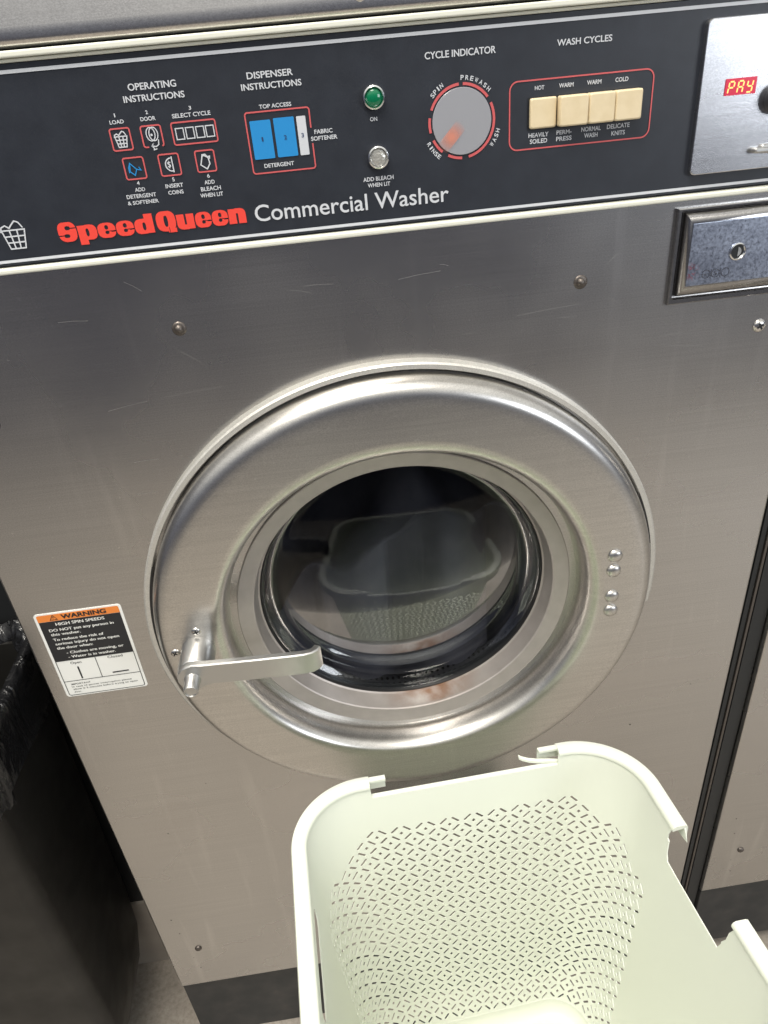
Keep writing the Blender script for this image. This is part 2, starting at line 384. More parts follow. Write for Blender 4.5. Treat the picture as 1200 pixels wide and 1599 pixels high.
# hairline scratches in the steel
rs = random.Random(3)
FINE = [(rs.uniform(.02, .64), rs.uniform(.60, .88), rs.uniform(.004, .022), rs.choice((0, 5, -8, 30, -35, 80)) + rs.uniform(-8, 8)) for _ in range(60)] + [(rs.uniform(.02, .64), rs.uniform(.05, .60), rs.uniform(.003, .012), rs.uniform(-90, 90)) for _ in range(30)]
FINE = [q for q in FINE if math.hypot(q[0] - DX, q[1] - DZ) > .24 and not (q[0] < .11 and .50 < q[1] < .64)]
for x, z, L, a in (*FINE, (.40, .735, .020, -32), (.405, .728, .006, -40), (.43, .752, .012, -18), (.50, .862, .016, 40), (.455, .83, .05, 4), (.56, .79, .03, -6), (.19, .80, .045, 4), (.14, .795, .03, 8), (.315, .77, .012, -60), (.095, .69, .01, 25), (.39, .775, .012, 15),
                   (.215, .775, .002, 80), (.09, .66, .004, 40), (.55, .60, .006, 85), (.55, .80, .02, 2), (.60, .77, .03, -4), (.27, .74, .008, -55), (.47, .79, .018, -14), (.36, .865, .03, 5), (.12, .86, .02, -3), (.04, .03, .012, 20), (.10, .12, .006, 70)):
    a = math.radians(a); d = (math.cos(a) * L / 2, math.sin(a) * L / 2)
    n0 = len(bm.faces); stroke(bm, [(x - d[0], z - d[1]), (x, z + .0004), (x + d[0], z + d[1])], .00013 if L > .015 else .00010, -.0002); bm.faces.ensure_lookup_table()
    for f_ in bm.faces[n0:]: f_.material_index = 1
for x, z, r_ in ((.0215, .152, .0009), (.0245, .122, .0008), (.0330, .041, .0007), (.0295, .066, .0006), (.200, .395, .0009), (.56, .372, .0009), (.055, .31, .0005), (.62, .42, .0005), (.11, .38, .0005)):
    n0 = len(bm.faces); flat(bm, arc(x, z, r_, 0, 360, 8)[:-1], -.0002); bm.faces.ensure_lookup_table(); bm.faces[n0].material_index = 2
bm.faces.ensure_lookup_table()
flat_layer(bm, [f_ for f_ in bm.faces if all(v.co.y < 1e-5 for v in f_.verts)])
obj('front_panel', bm, ['steel', 'scratch', 'inkblack'], washer, ang=25)
for x0, x1 in ((.0008, .02), (X1 - .02, X1 - .0008)):
    pass
bm = bmesh.new(); box(bm, .0012, X1 - .0012, .0302, .62, zb0, 1.02)
bm.faces.ensure_lookup_table()
# open the front of the cabinet so that the drum is seen through the door
bmesh.ops.delete(bm, geom=[f_ for f_ in bm.faces if abs(f_.calc_center_median().y - .0302) < 1e-4], context='FACES')
obj('cabinet', bm, 'side', washer, smooth=False)
bm = bmesh.new(); box(bm, .001, X1 - .001, .0022, .05, FZ, zb0 - .0002)
obj('kick_plate', bm, 'kick', washer, smooth=False, bevel=.001)

# control console
CY = .001
bm = bmesh.new(); box(bm, 0, X1, CY, .03, .9003, 1.0098)
console = obj('control_console', bm, 'console', washer, smooth=False)
bm = bmesh.new(); box(bm, 0, X1, -.0035, .03, .8953, .8990); obj('trim_strip', bm, 'trim', washer, smooth=False, bevel=.0012)
bm = bmesh.new(); box(bm, 0, X1, -.0030, .03, 1.0124, 1.0160); box(bm, 0, X1, .0005, .03, 1.0102, 1.0122); obj('trim_strip', bm, ['trim'], washer, smooth=False, bevel=.0010)
Y = CY - .0004
bm = bmesh.new()
for z0, z1 in ((.9018, .9036), (1.0050, 1.0069)): flat(bm, [(0, z0), (X1, z0), (X1, z1), (0, z1)], Y)
obj('border_line', bm, 'white', console, smooth=False)
TXT = [('OPERATING',.1918,.2202,.9908,.0036,'b'),('INSTRUCTIONS',.1877,.2239,.9849,.0034,'b'),('1',.1797,.181,.978,.002,'w'),('LOAD',.1764,.1849,.9744,.0021,'w'),('2',.1988,.2002,.978,.002,'w'),('DOOR',.1949,.204,.9745,.0022,'w'),('3',.2248,.2263,.9781,.002,'w'),('SELECT CYCLE',.214,.2372,.9744,.0023,'w'),('4',.1839,.1856,.9399,.0022,'w'),('ADD',.1818,.1881,.9361,.0022,'w'),('DETERGENT',.1756,.1942,.9324,.0023,'w'),('& SOFTENER',.1754,.1949,.9287,.0022,'w'),('5',.2061,.2076,.9399,.0022,'w'),('INSERT',.201,.2122,.9363,.0023,'w'),('COINS',.2019,.2115,.9324,.0023,'w'),('6',.2281,.2297,.9399,.0022,'w'),('ADD',.2256,.2321,.9362,.0023,'w'),('BLEACH',.2226,.2353,.9324,.0024,'w'),('WHEN LIT',.2215,.236,.9287,.0024,'w'),
 ('Commercial Washer',.2539,.3827,.9108,.0102,'c'),('DISPENSER',.2624,.2901,.9909,.0035,'b'),('INSTRUCTIONS',.2581,.2945,.9852,.0034,'b'),('TOP ACCESS',.267,.2867,.9749,.0022,'w'),('FABRIC',.2988,.3103,.9583,.0024,'w'),('SOFTENER',.2963,.3129,.9546,.0024,'w'),('DETERGENT',.2648,.2837,.9421,.0023,'w'),('ON',.3344,.3389,.9622,.0023,'w'),('ADD BLEACH',.3268,.3467,.9279,.0025,'w'),('WHEN LIT',.3294,.3442,.9243,.0024,'w'),('CYCLE INDICATOR',.3707,.4147,.9923,.0037,'b'),('WASH CYCLES',.453,.4878,.9927,.0034,'b'),
 ('HOT',.4397,.4458,.9703,.0023,'w'),('WARM',.4553,.4647,.9703,.0024,'w'),('WARM',.4734,.4827,.9704,.0024,'w'),('COLD',.4918,.5003,.9704,.0024,'w'),('HEAVILY',.4362,.4495,.9437,.0026,'w'),('SOILED',.4372,.4487,.9401,.0026,'w'),('PERM-',.4548,.4648,.9439,.0025,'w'),('PRESS',.4547,.465,.9401,.0026,'w'),('NORMAL',.4713,.4843,.9441,.0026,'w'),('WASH',.4734,.4824,.9404,.0026,'w'),('DELICATE',.4884,.5036,.9442,.0026,'w'),('KNITS',.4917,.5008,.9401,.0026,'w')]
blocks = {}
for s, x0, x1, z, h, k in TXT:
    xm = (x0 + x1) / 2
    kb = 'c' if k == 'c' else 'o' if xm < .25 else 'd' if xm < .32 else 'l' + s[0] if xm < .36 else 'i' if xm < .42 else 'w'
    if kb in ('lW', 'lA'): kb = 'la'
    bm = blocks.setdefault(kb, bmesh.new()) if kb not in blocks else blocks[kb]
    if k == 'c': text(bm, s, x0, x1, z, h * .98, Y, .008)
    elif k == 'b': text(bm, s, x0, x1, z, h, Y, .014, ((-.012, 0), (.012, 0)))
    elif s == '1': text(bm, s, x0 + .0003, x1 - .0003, z, h, Y, .02)
    else: text(bm, s, x0, x1, z, h, Y, .020)
CX, CZ = .3927, .9570
bm = blocks['i']
def ctext(s, mid, rad, h, per, inner):
    n_ = len(s)
    for i, ch in enumerate(s):
        off = (i - (n_ - 1) / 2) * per
        a = math.radians(mid + (off if inner else -off))
        wch = h * (.35 if ch == 'I' else .78)
        rot = a + PI / 2 if inner else a - PI / 2
        bx, bz = CX + rad * math.cos(a), CZ + rad * math.sin(a)
        c_, s_ = math.cos(rot), math.sin(rot)
        text(bm, ch, -wch / 2, wch / 2, 0, h, Y, .02, tf=lambda x, z: (bx + x * c_ - z * s_, bz + x * s_ + z * c_))
ctext('SPIN', 130, .0228, .0026, 6.0, False)
ctext('PREWASH', 66, .0228, .0026, 7.4, False)
ctext('WASH', -27, .0256, .0026, 6.8, True)
ctext('RINSE', 219, .0256, .0026, 5.8, True)
for b_ in blocks.values(): obj('lettering', b_, 'white', console, smooth=False)
bm = bmesh.new(); heavy(bm, 'Speed', .1275, .1885, .9112, .0113, Y); heavy(bm, 'Queen', .1902, .2482, .9112, .0117, Y)
obj('brand_lettering', bm, 'brand', console, smooth=False)
# red printed frames
bm = bmesh.new()
RW = .00085
for x0, x1, z0, z1 in ((.175, .1868, .960, .9719), (.2122, .2389, .9599, .972), (.1786, .191, .9434, .9555), (.2004, .2127, .9434, .9555), (.2231, .2348, .9435, .9555)):
    bm = bmesh.new(); stroke(bm, rrect(x0, x1, z0, z1, .0012, 4), RW, Y, True); obj('red_frame', bm, 'red', console, smooth=False)
bm = bmesh.new()
stroke(bm, [(.1965, .9603), (.1950, .9603)] + arc(.1949, .9616, .0013, 270, 180, 5)[0:] + arc(.1949, .9705, .0013, 180, 90, 5) + arc(.2044, .9705, .0013, 90, 0, 5) + arc(.2044, .9616, .0013, 0, -80, 5), RW, Y)
obj('red_frame', bm, 'red', console, smooth=False); bm = bmesh.new()
stroke(bm, [(.2970, .9534)] + arc(.2955, .9408, .0016, 0, -90, 5) + arc(.2591, .9408, .0016, 270, 180, 5) + arc(.2591, .9718, .0016, 180, 90, 5) + arc(.2955, .9718, .0016, 90, 0, 5) + [(.2970, .9620)], RW, Y)
obj('red_frame', bm, 'red', console, smooth=False); bm = bmesh.new()
stroke(bm, rrect(.4236, .5170, .9372, .9759, .0052, 6), RW, Y, True)
obj('red_frame', bm, 'red', console, smooth=False); bm = bmesh.new()
for a0, a1 in ((158, 94), (87, 36.5), (26, -79), (170, 193.5), (206, 231), (243, 269)): stroke(bm, arc(CX, CZ, .0208, a0, a1, 24), .0016, Y)
obj('red_arc', bm, 'red', console, smooth=False)
# pictograms
bm = bmesh.new()
def basket_icon(x0, z0, w, h, lw):
    tl_, tr_, bl_, br_ = (x0, z0 + h * .68), (x0 + w, z0 + h * .68), (x0 + w * .17, z0), (x0 + w * .83, z0)
    stroke(bm, [tl_, bl_, br_, tr_], lw, Y, True)
    for k in (1 / 3, 2 / 3):
        stroke(bm, [(tl_[0] + (bl_[0] - tl_[0]) * k, tl_[1] + (bl_[1] - tl_[1]) * k), (tr_[0] + (br_[0] - tr_[0]) * k, tr_[1] + (br_[1] - tr_[1]) * k)], lw, Y - .00003)
        stroke(bm, [(tl_[0] + w * k, tl_[1]), (bl_[0] + w * .66 * k, bl_[1])], lw, Y - .00006)
    stroke(bm, [(x0 - w * .05, z0 + h * .62), (x0 + w * .02, z0 + h * .80), (x0 + w * .2, z0 + h * .86), (x0 + w * .36, z0 + h * .76), (x0 + w * .5, z0 + h * .88), (x0 + w * .66, z0 + h * 1.0), (x0 + w * .82, z0 + h * .94), (x0 + w * .95, z0 + h * .74)], lw, Y - .00009)
basket_icon(.1774, .9617, .0072, .0086, .00065)
obj('pictogram', bm, 'white', console, smooth=False); bm = bmesh.new()
basket_icon(.0934, .9102, .0142, .0165, .00085)
obj('pictogram', bm, 'white', console, smooth=False); bm = bmesh.new()
stroke(bm, arc(.1990, .9672, .0026, 0, 360, 24, .0037)[:-1], .0006, Y, True)
stroke(bm, arc(.2007, .9672, .0026, 0, 360, 24, .0037)[:-1], .0006, Y - .00003, True)
flat(bm, arc(.1995, .9668, .0007, 0, 360, 10)[:-1], Y - .00006)
stroke(bm, [(.2030, .9640), (.2026, .9612), (.2008, .9602), (.1984, .9608), (.1997, .9622), (.1984, .9608), (.1994, .9594), (.1992, .9586), (.2012, .9590)], .0006, Y - .00009)
obj('pictogram', bm, 'white', console, smooth=False); bm = bmesh.new()
for x in (.2143, .2205, .2267, .2327): stroke(bm, [(x, .9628), (x + .0047, .9628), (x + .0047, .9688), (x, .9688)], .0006, Y, True)
obj('pictogram', bm, 'white', console, smooth=False); bm = bmesh.new()
stroke(bm, arc(.2077, .9495, .0037, 78, 282, 16), .0007, Y); stroke(bm, [(.2083, .9540), (.2083, .9450)], .0007, Y - .00003); stroke(bm, [(.2077, .9532), (.2083, .9532)], .0006, Y)
text(bm, 'S', .2052, .2072, .9480, .0032, Y, .02); stroke(bm, [(.2062, .9474), (.2062, .9518)], .0003, Y - .00003)
obj('pictogram', bm, 'white', console, smooth=False); bm = bmesh.new()
stroke(bm, [(.2273, .9525), (.2256, .9475), (.2291, .9450), (.2313, .9478), (.2308, .9513), (.2285, .9527)], .0007, Y, True)
stroke(bm, [(.2268, .9512), (.2274, .9532), (.2292, .9533), (.2304, .9518), (.2318, .9520), (.2316, .9506)], .0007, Y - .00003)
obj('pictogram', bm, 'white', console, smooth=False)
bm = bmesh.new()
stroke(bm, [(.1824, .9525), (.1816, .9478), (.1842, .9455), (.1858, .9487)], .0006, Y, True)
stroke(bm, [(.1824, .9525), (.1812, .9500), (.1811, .9470)], .0006, Y - .00003); stroke(bm, [(.1826, .9523), (.1858, .9488), (.1884, .9482), (.1874, .9500)], .0006, Y - .00006)
obj('blue_print', bm, 'blue', console, smooth=False); bm = bmesh.new()
flat(bm, rrect(.2597, .2725, .9472, .9688, .0006, 3), Y)
obj('blue_print', bm, 'blue', console, smooth=False); bm = bmesh.new()
flat(bm, rrect(.2743, .2871, .9473, .9692, .0006, 3), Y)
obj('blue_print', bm, 'blue', console, smooth=False)
bm = bmesh.new(); flat(bm, rrect(.2886, .2943, .9472, .9690, .0005, 3), Y); obj('white_print', bm, 'white', console, smooth=False)
bm = bmesh.new()
for s, x0, x1, z in (('1', .2657, .2667, .9572), ('2', .2797, .2814, .957), ('3', .2906, .2921, .9572)): text(bm, s, x0, x1, z, .0024, Y - .0002, .016)
obj('dark_numeral', bm, 'inkdark', console, smooth=False)
# lamps
for x, z, lens in ((.3376, .9751, 'green'), (.3376, .9416, 'clearlens')):
    bm = bmesh.new(); lathe(bm, [(.0069, CY), (.0070, -.0012), (.0066, -.0024), (.0058, -.0028), (.0053, -.0020), (.0051, .0)], x, z, 48)
    bz = obj('lamp_bezel', bm, 'chrome', console)
    bm = bmesh.new(); dome(bm, x, z, -.0008, .0052, .0022 if lens == 'green' else .0012, 32, 6)
    obj('green_lens' if lens == 'green' else 'clear_lens', bm, lens, console)
bm = bmesh.new(); lathe(bm, [(.0190, CY), (.0190, .0004), (.0188, .0002), (.0001, .0001)], CX, CZ, 64); obj('indicator_dial', bm, 'dial', console)
bm = bmesh.new(); stroke(bm, [(.3785, .9416), (.3930, .9562)], .0078, -.0003); obj('pointer', bm, 'pointer', console, smooth=False)
# push buttons in a recess
bm = bmesh.new(); flat(bm, [(.4355, .9480), (.5088, .9480), (.5088, .9664), (.4355, .9664)], Y); obj('button_recess', bm, 'black', console, smooth=False)
for x0, x1, y in ((.4365, .4536, -.0018), (.4546, .4731, -.0062), (.4736, .4906, -.0058), (.4910, .5085, -.0055)):
    bm = bmesh.new(); plate(bm, rrect(x0, x1, .9487, .9660, .0012, 4), CY, y, .0010); obj('push_button', bm, 'button', console, ang=60)

# coin plate
bm = bmesh.new(); plate(bm, rrect(.5472, .6500, .9110, .9995, .0035), CY, -.0030, .0006); coin = obj('coin_plate', bm, 'coin', washer)
bm = bmesh.new(); plate(bm, rrect(.5636, .5842, .9566, .9661, .0004, 2), -.0029, -.0036); disp = obj('display', bm, 'display', coin, smooth=False)
bm = bmesh.new()
SEG = {'P': 'abefg', 'A': 'abcefg', 'Y': 'bcdfg'}
for i, ch in enumerate('PAY'):
    x = .5652 + i * .0062; w, h, z = .0034, .0033, .9577; sk = .0004
    pos = {'a': ((0, 2), (1, 2)), 'b': ((1, 2), (1, 1)), 'c': ((1, 1), (1, 0)), 'd': ((0, 0), (1, 0)), 'e': ((0, 1), (0, 0)), 'f': ((0, 2), (0, 1)), 'g': ((0, 1), (1, 1))}
    for sname in SEG[ch]:
        (ax, az), (bx_, bz_) = pos[sname]
        p0 = Vector((x + ax * w + az * sk, z + az * h)); p1 = Vector((x + bx_ * w + bz_ * sk, z + bz_ * h)); d = (p1 - p0) * .12
        stroke(bm, [tuple(p0 + d), tuple(p1 - d)], .00085, -.0039)
obj('lit_segment', bm, 'segment', disp, smooth=False)
bm = bmesh.new(); lathe(bm, [(.0088, -.003), (.0088, -.010), (.0078, -.0115), (.0062, -.0115), (.0058, -.0100), (.0001, -.0100)], .6005, .9525, 40); box(bm, .5999, .6011, -.0104, -.0095, .948, .957); obj('coin_lock', bm, 'darkmetal', coin)
bm = bmesh.new(); box(bm, .6000, .6060, -.0034, -.0029, .9255, .9365); obj('coin_slot', bm, 'black', coin, smooth=False)
bm = bmesh.new(); plate(bm, rrect(.5880, .6150, .9212, .9246, .0016, 4), -.003, -.0085, .0012); plate(bm, rrect(.5935, .6130, .9205, .9262, .0025, 5), -.003, -.0062, .001); obj('coin_return_lever', bm, 'alu', coin)

# coin box
bm = bmesh.new()
def quadframe(levels):
    rows = [[bm.verts.new((x, y, z)) for x, z in ((x0, z0), (x1, z0), (x1, z1), (x0, z1))] for x0, x1, z0, z1, y in levels]
    for A, B in zip(rows, rows[1:]):
        for i in range(4): bm.faces.new([A[i], A[(i + 1) % 4], B[(i + 1) % 4], B[i]])
    return rows
quadframe([(.5425, .652, .8238, .8905, .002), (.5425, .652, .8238, .8905, -.0030), (.5432, .6513, .8245, .8898, -.0036), (.5450, .6495, .8275, .8888, -.0036), (.5458, .6487, .8283, .8882, -.0010), (.5470, .6475, .8298, .8875, -.0005)])
frame = obj('coin_box', bm, 'boxsteel', washer, ang=20)
bm = bmesh.new()
rows = quadframe([(.5470, .6475, .8298, .8875, -.0004), (.5472, .6473, .8305, .8872, -.0050), (.5480, .6465, .8325, .8862, -.0068), (.5500, .6450, .8362, .8825, -.0092), (.5512, .6440, .8380, .8810, -.0096)])
obj('coin_box_rim', bm, 'boxsteel', frame, ang=50)
bm = bmesh.new(); box(bm, .5510, .6442, -.0096, -.0060, .8378, .8812); obj('coin_box_door', bm, 'box', frame, smooth=False, bevel=.0006)
bm = bmesh.new(); lathe(bm, [(.0050, -.0090), (.0060, -.0104), (.0052, -.0108), (.0046, -.0100)], .5866, .8590, 36); obj('lock_ring', bm, 'chrome', frame)
bm = bmesh.new(); flat(bm, arc(.5866, .8590, .0048, 0, 360, 30)[:-1], -.0100); obj('lock_hole', bm, 'black', frame, smooth=False)
bm = bmesh.new(); flat(bm, arc(.5858, .8588, .0034, -75, 75, 16), -.0103); obj('lock_core', bm, 'alu', frame, smooth=False)
bm = bmesh.new()
for i, x in enumerate((.5655, .5725, .5798)):
    stroke(bm, arc(x, .8455, .0029, 0, 360, 26)[:-1], .0005, -.0100, True)
    if i < 2:
        stroke(bm, [(x + .0036, .8422), (x + .0036, .8488)], .0004, -.0100)
stroke(bm, [(.5630, .8455), (.5680, .8456)], .0005, -.01003); text(bm, 'S', .5713, .5737, .8439, .0032, -.01003, .0)
obj('embossed_mark', bm, 'chrome', frame, smooth=False)

# top lid leaning back
bm = bmesh.new()
prof = [(.012, 1.0172), (.0015, 1.0172), (-.0022, 1.0185), (-.0030, 1.0215), (-.0022, 1.027), (.009, 1.105), (.10, 1.12), (.62, 1.12), (.62, 1.0172)]
A = [bm.verts.new((0, y, z)) for y, z in prof]; B = [bm.verts.new((X1, y, z)) for y, z in prof]
for i in range(len(prof) - 1): bm.faces.new([A[i], A[i + 1], B[i + 1], B[i]])
bm.faces.new(A); bm.faces.new(B)
lid = obj('top_lid', bm, 'lid', washer, ang=60)
bm = bmesh.new(); dome(bm, .3340, 1.0268, -.0012, .0042, .0022); obj('lid_screw', bm, 'brightscrew', lid)

# screws on the panel
def screw(x, z, y, r_, h, mtl, parent, cross=True, name='screw'):
    bm = bmesh.new(); lathe(bm, [(r_, y), (r_, y - h * .3), (r_ * .8, y - h * .75), (r_ * .45, y - h), (.0001, y - h)], x, z, 24)
    o = obj(name, bm, mtl, parent, ang=70)
    if cross:
        bm = bmesh.new(); c_ = r_ * .55; a = random.uniform(0, 1.5)
        for k in (0, PI / 2):
            stroke(bm, [(x - c_ * math.cos(a + k), z - c_ * math.sin(a + k)), (x + c_ * math.cos(a + k), z + c_ * math.sin(a + k))], r_ * .28, y - h - .0001 - k * .00003)
        obj('cross_slot', bm, 'black', o if parent is washer else None, smooth=False) if parent is washer else obj('screw_slot', bm, 'black', parent, smooth=False)
    return o
for x, z, h in ((.1892, .8470, .0030), (.4765, .8474, .0030)):
    o = screw(x, z, 0, .0050, .0012, 'screw', washer, False)
    bm = bmesh.new(); dome(bm, x, z, -.0010, .0030, .0026, 16); obj('screw_head', bm, 'screw', o)
screw(.6199, .7987, 0, .0050, .0024, 'brightscrew', washer)
screw(.0392, .0847, 0, .0042, .0024, 'screw', washer, False)

# collar ring round the door: full thickness above, sunk behind the door below
bm = bmesh.new()
lathe(bm, [(.2208, .0005), (.2206, -.0085), (.2214, -.0100), (.2248, -.0100), (.2262, -.0088), (.2266, .0005)], DX, DZ, 150, math.radians(-8), math.radians(238), True)
obj('collar_ring', bm, 'collar', washer, ang=40)
bm = bmesh.new()
lathe(bm, [(.2200, .0005), (.2195, -.0040), (.2250, -.0040), (.2258, .0005)], DX, DZ, 80, math.radians(238.5), math.radians(351), True)
obj('lower_collar', bm, 'collar', washer, ang=40)

for a0, a1 in ((9, 24), (159, 192)):                                  # black sheets for the shade in slits where the packing strip is missing
    bm = bmesh.new()
    ri, ro = [], []
    for i in range(21):
        t_ = i / 20; a = math.radians(a0 + (a1 - a0) * t_); w_ = .0022 * min(1, 4 * (1 - t_), 4 * t_ + .3)
        ro.append((DX + .2213 * math.cos(a), DZ + .2213 * math.sin(a))); ri.append((DX + (.2213 - w_ - .0004) * math.cos(a), DZ + (.2213 - w_ - .0004) * math.sin(a)))
    flat(bm, ro + ri[::-1], -.0102)
    obj('slit_shade', bm, 'rubber', washer, smooth=False)
# door
prof = [(.2140, .0), (.2178, -.0030), (.2184, -.0090), (.2184, -.0130), (.2177, -.0172), (.2160, -.0212), (.2135, -.0243), (.2105, -.0262), (.2075, -.0270), (.2045, -.0273), (.2000, -.0274), (.1920, -.0276), (.1850, -.0277), (.1780, -.0279), (.1720, -.0280), (.1680, -.0281), (.1648, -.0274), (.1618, -.0253), (.1593, -.0210), (.1577, -.0150), (.1567, -.0080), (.1560, .0020), (.1560, .0110)]
bm = bmesh.new(); rows = lathe(bm, prof, DX, DZ, 256)
def sm(a, b, x): t_ = min(1, max(0, (x - a) / (b - a))); return t_ * t_ * (3 - 2 * t_)
for row in rows:                                                     # pressed pad round the handle
    for v in row:
        rr = math.hypot(v.co.x - DX, v.co.z - DZ)
        if .1605 < rr < .2100:
            dx, dz = v.co.x - .150, v.co.z - .584
            k = (1 - sm(.026, .052, abs(dx))) * (1 - sm(.020, .044, abs(dz))) * (1 - sm(.200, .209, rr))
            v.co.y = v.co.y * (1 - k) + (v.co.y + .0014) * k
door = obj('door', bm, 'door', washer, ang=75)
bm = bmesh.new()
lathe(bm, [(.1500, .0120), (.1499, .0040), (.1498, -.0020), (.1490, -.0026), (.1364, .0006), (.1354, .0016), (.1350, .0070), (.1325, .0180), (.1300, .0200)], DX, DZ, 128)
obj('inner_ring', bm, 'ring', door, ang=30)
bm = bmesh.new(); lathe(bm, [(.1575, .0105), (.1490, .0110)], DX, DZ, 96); obj('ring_gap', bm, 'rubber', door)
bm = bmesh.new(); lathe(bm, [(.1312, .0192), (.1296, .0190), (.1285, .0215), (.1290, .0290), (.1360, .0330), (.1540, .0340), (.1545, .0040)], DX, DZ, 128); obj('gasket', bm, 'rubber', door, ang=50)
bm = bmesh.new()
gp = [(.1300, .0205), (.1288, .0210), (.1276, .0240), (.1266, .0300), (.1256, .0350), (.1240, .0388), (.1210, .0415), (.1175, .0425)]
for k in range(1, 25):
    r_ = .1175 * (1 - k / 24); gp.append((max(r_, .0002),   .0425 - .0086 * (1 - (r_ / .1175) ** 2)))
lathe(bm, gp, DX, DZ, 128); obj('glass', bm, 'glass', door, ang=80)
# handle
HX, HZ = .1480, .5788
bm = bmesh.new()
lathe(bm, [(.0146, -.0200), (.0144, -.0530), (.0136, -.0545), (.0001, -.0545)], HX, HZ, 48)
lathe(bm, [(.0072, -.0590), (.0066, -.0625), (.0062, -.0635), (.0062, -.0730), (.0054, -.0745), (.0048, -.0745), (.0046, -.0735), (.0001, -.0735)], HX - .0020, HZ - .0015, 32)
zm, hh = .5806, .0108
path = [(HX - .0134, -.0572), (HX - .0120, -.0572), (HX - .0080, -.0572), (HX, -.0572), (HX + .0080, -.0572), (HX + .0140, -.0573), (.175, -.0575), (.200, -.0578), (.228, -.0578), (.2380, -.0576), (.2440, -.0566), (.2480, -.0542), (.2500, -.0508)]
ringv = []
for i, (x, y) in enumerate(path):
    a = Vector(path[max(0, i - 1)]); b = Vector(path[min(len(path) - 1, i + 1)]); d = (b - a).normalized(); nx, ny = d.y, -d.x   # outward (towards viewer)
    th = .0031; k = .0010
    q = (x - HX) / .0138
    hv = .0138 * math.sqrt(max(.02, 1 - q * q)) if q < .74 else hh
    w_ = sm(-.2, .9, q); tz_ = (HZ * (1 - w_) + zm * w_) + max(hv, hh if q > 0 else 0); lz_ = (HZ * (1 - w_) + zm * w_) - max(hv, hh if q > 0 else 0)
    dz_ = -.0040 * max(0, (x - .160) / .09); tz_ += dz_; lz_ += dz_
    sec = [(th, lz_ + k), (th, tz_ - k), (th - k, tz_), (-th + k, tz_), (-th, tz_ - k), (-th, lz_ + k), (-th + k, lz_), (th - k, lz_)]
    ringv.append([bm.verts.new((x + nx * s_, y + ny * s_, z_)) for s_, z_ in sec])
for A, B in zip(ringv, ringv[1:]):
    for i in range(8): bm.faces.new([A[i], A[(i + 1) % 8], B[(i + 1) % 8], B[i]])
bm.faces.new(ringv[0]); bm.faces.new(ringv[-1])
obj('handle', bm, 'alu', door, ang=40)
for x, z in ((.1502, .5995), (.1282, .5795)): screw(x, z, -.0252, .0042, .0026, 'brightscrew', door)
for x, z in ((.5110, .6197), (.5110, .6040), (.5116, .5760), (.5118, .5600)):
    bm = bmesh.new(); lathe(bm, [(.0064, -.0255), (.0063, -.0288), (.0056, -.0299), (.0038, -.0308), (.0018, -.0312), (.0001, -.0313)], x, z, 32); obj('rivet', bm, 'door', door, ang=70)
# drum
bm = bmesh.new(); uv = bm.loops.layers.uv.new('UVMap')
def drumring(prof, n_=96):
    for i in range(n_):
        a0, a1 = 2 * PI * i / n_, 2 * PI * (i + 1) / n_; s_ = 0
        for (r0, y0), (r1, y1) in zip(prof, prof[1:]):
            L_ = math.hypot(r1 - r0, y1 - y0)
            fq = bm.faces.new([bm.verts.new((DX + r_ * math.cos(a), y, DZ + r_ * math.sin(a))) for r_, y, a in ((r0, y0, a0), (r1, y1, a0), (r1, y1, a1), (r0, y0, a1))])
            for lp, (uu, vv) in zip(fq.loops, ((a0, s_), (a0, s_ + L_), (a1, s_ + L_), (a1, s_))): lp[uv].uv = (uu * .24, vv)
            s_ += L_
drumring([(.154, .036), (.165, .040), (.165, .08), (.255, .10), (.255, .50), (.02, .52), (.0005, .52)])
obj('drum', bm, 'drum', washer, weld=True, ang=40)

# warning label
Yl = -.0004
bm = bmesh.new(); plate(bm, rrect(.0138, .0872, .5235, .6200, .0030), .0002, Yl)
bmesh.ops.create_vert(bm, co=(0.03, Yl, .62)) if False else None
label = obj('warning_label', bm, 'paper', washer, smooth=False)
bm = bmesh.new(); flat(bm, [(.0160, .6114), (.0850, .6114)] + arc(.0835, .6170, .0015, 0, 90, 4) + arc(.0175, .6170, .0015, 90, 180, 4), Yl - .0002); obj('orange_band', bm, 'orange', label, smooth=False)
bm = bmesh.new(); flat(bm, [(.0162, .5662), (.0849, .5662), (.0849, .6112), (.0162, .6112)], Yl - .0002)
stroke(bm, [(.0507, .5661), (.0507, .5420)], .0006, Yl - .0002); stroke(bm, [(.0165, .5420), (.0847, .5420)], .0006, Yl - .00023)
stroke(bm, [(.0165, .5662), (.0165, .5272)] + arc(.0185, .5272, .002, 180, 270, 4) + arc(.0827, .5272, .002, 270, 360, 4) + [(.0847, .5662)], .0006, Yl - .00026)
stroke(bm, [(.0333, .5580), (.0334, .5437)], .0014, Yl - .0002); stroke(bm, [(.0608, .5456), (.0753, .5458)], .0014, Yl - .0002)
stroke(bm, [(.0266, .6128), (.0326, .6128), (.0296, .6178)], .0005, Yl - .0004, True); stroke(bm, [(.0296, .6145), (.0296, .6162)], .0007, Yl - .00042)
text(bm, 'WARNING', .0362, .0739, .6128, .0046, Yl - .0004, .022, ((-.03, 0), (.03, 0)))
for s, x0, x1, z, h in (('Open', .0283, .0379, .5616, .0026), ('Closed', .0612, .0744, .5626, .0026), ('IMPORTANT', .0216, .0389, .5372, .0018), ('In case of power interruption please', .0213, .075, .5342, .0017), ('allow 2-3 minutes before trying to open', .0217, .0796, .5311, .0017), ('door.', .0217, .028, .5278, .0017)):
    text(bm, s, x0, x1, z, h, Yl - .0002, .004)
obj('black_print', bm, 'inkblack', label, smooth=False)
bm = bmesh.new()
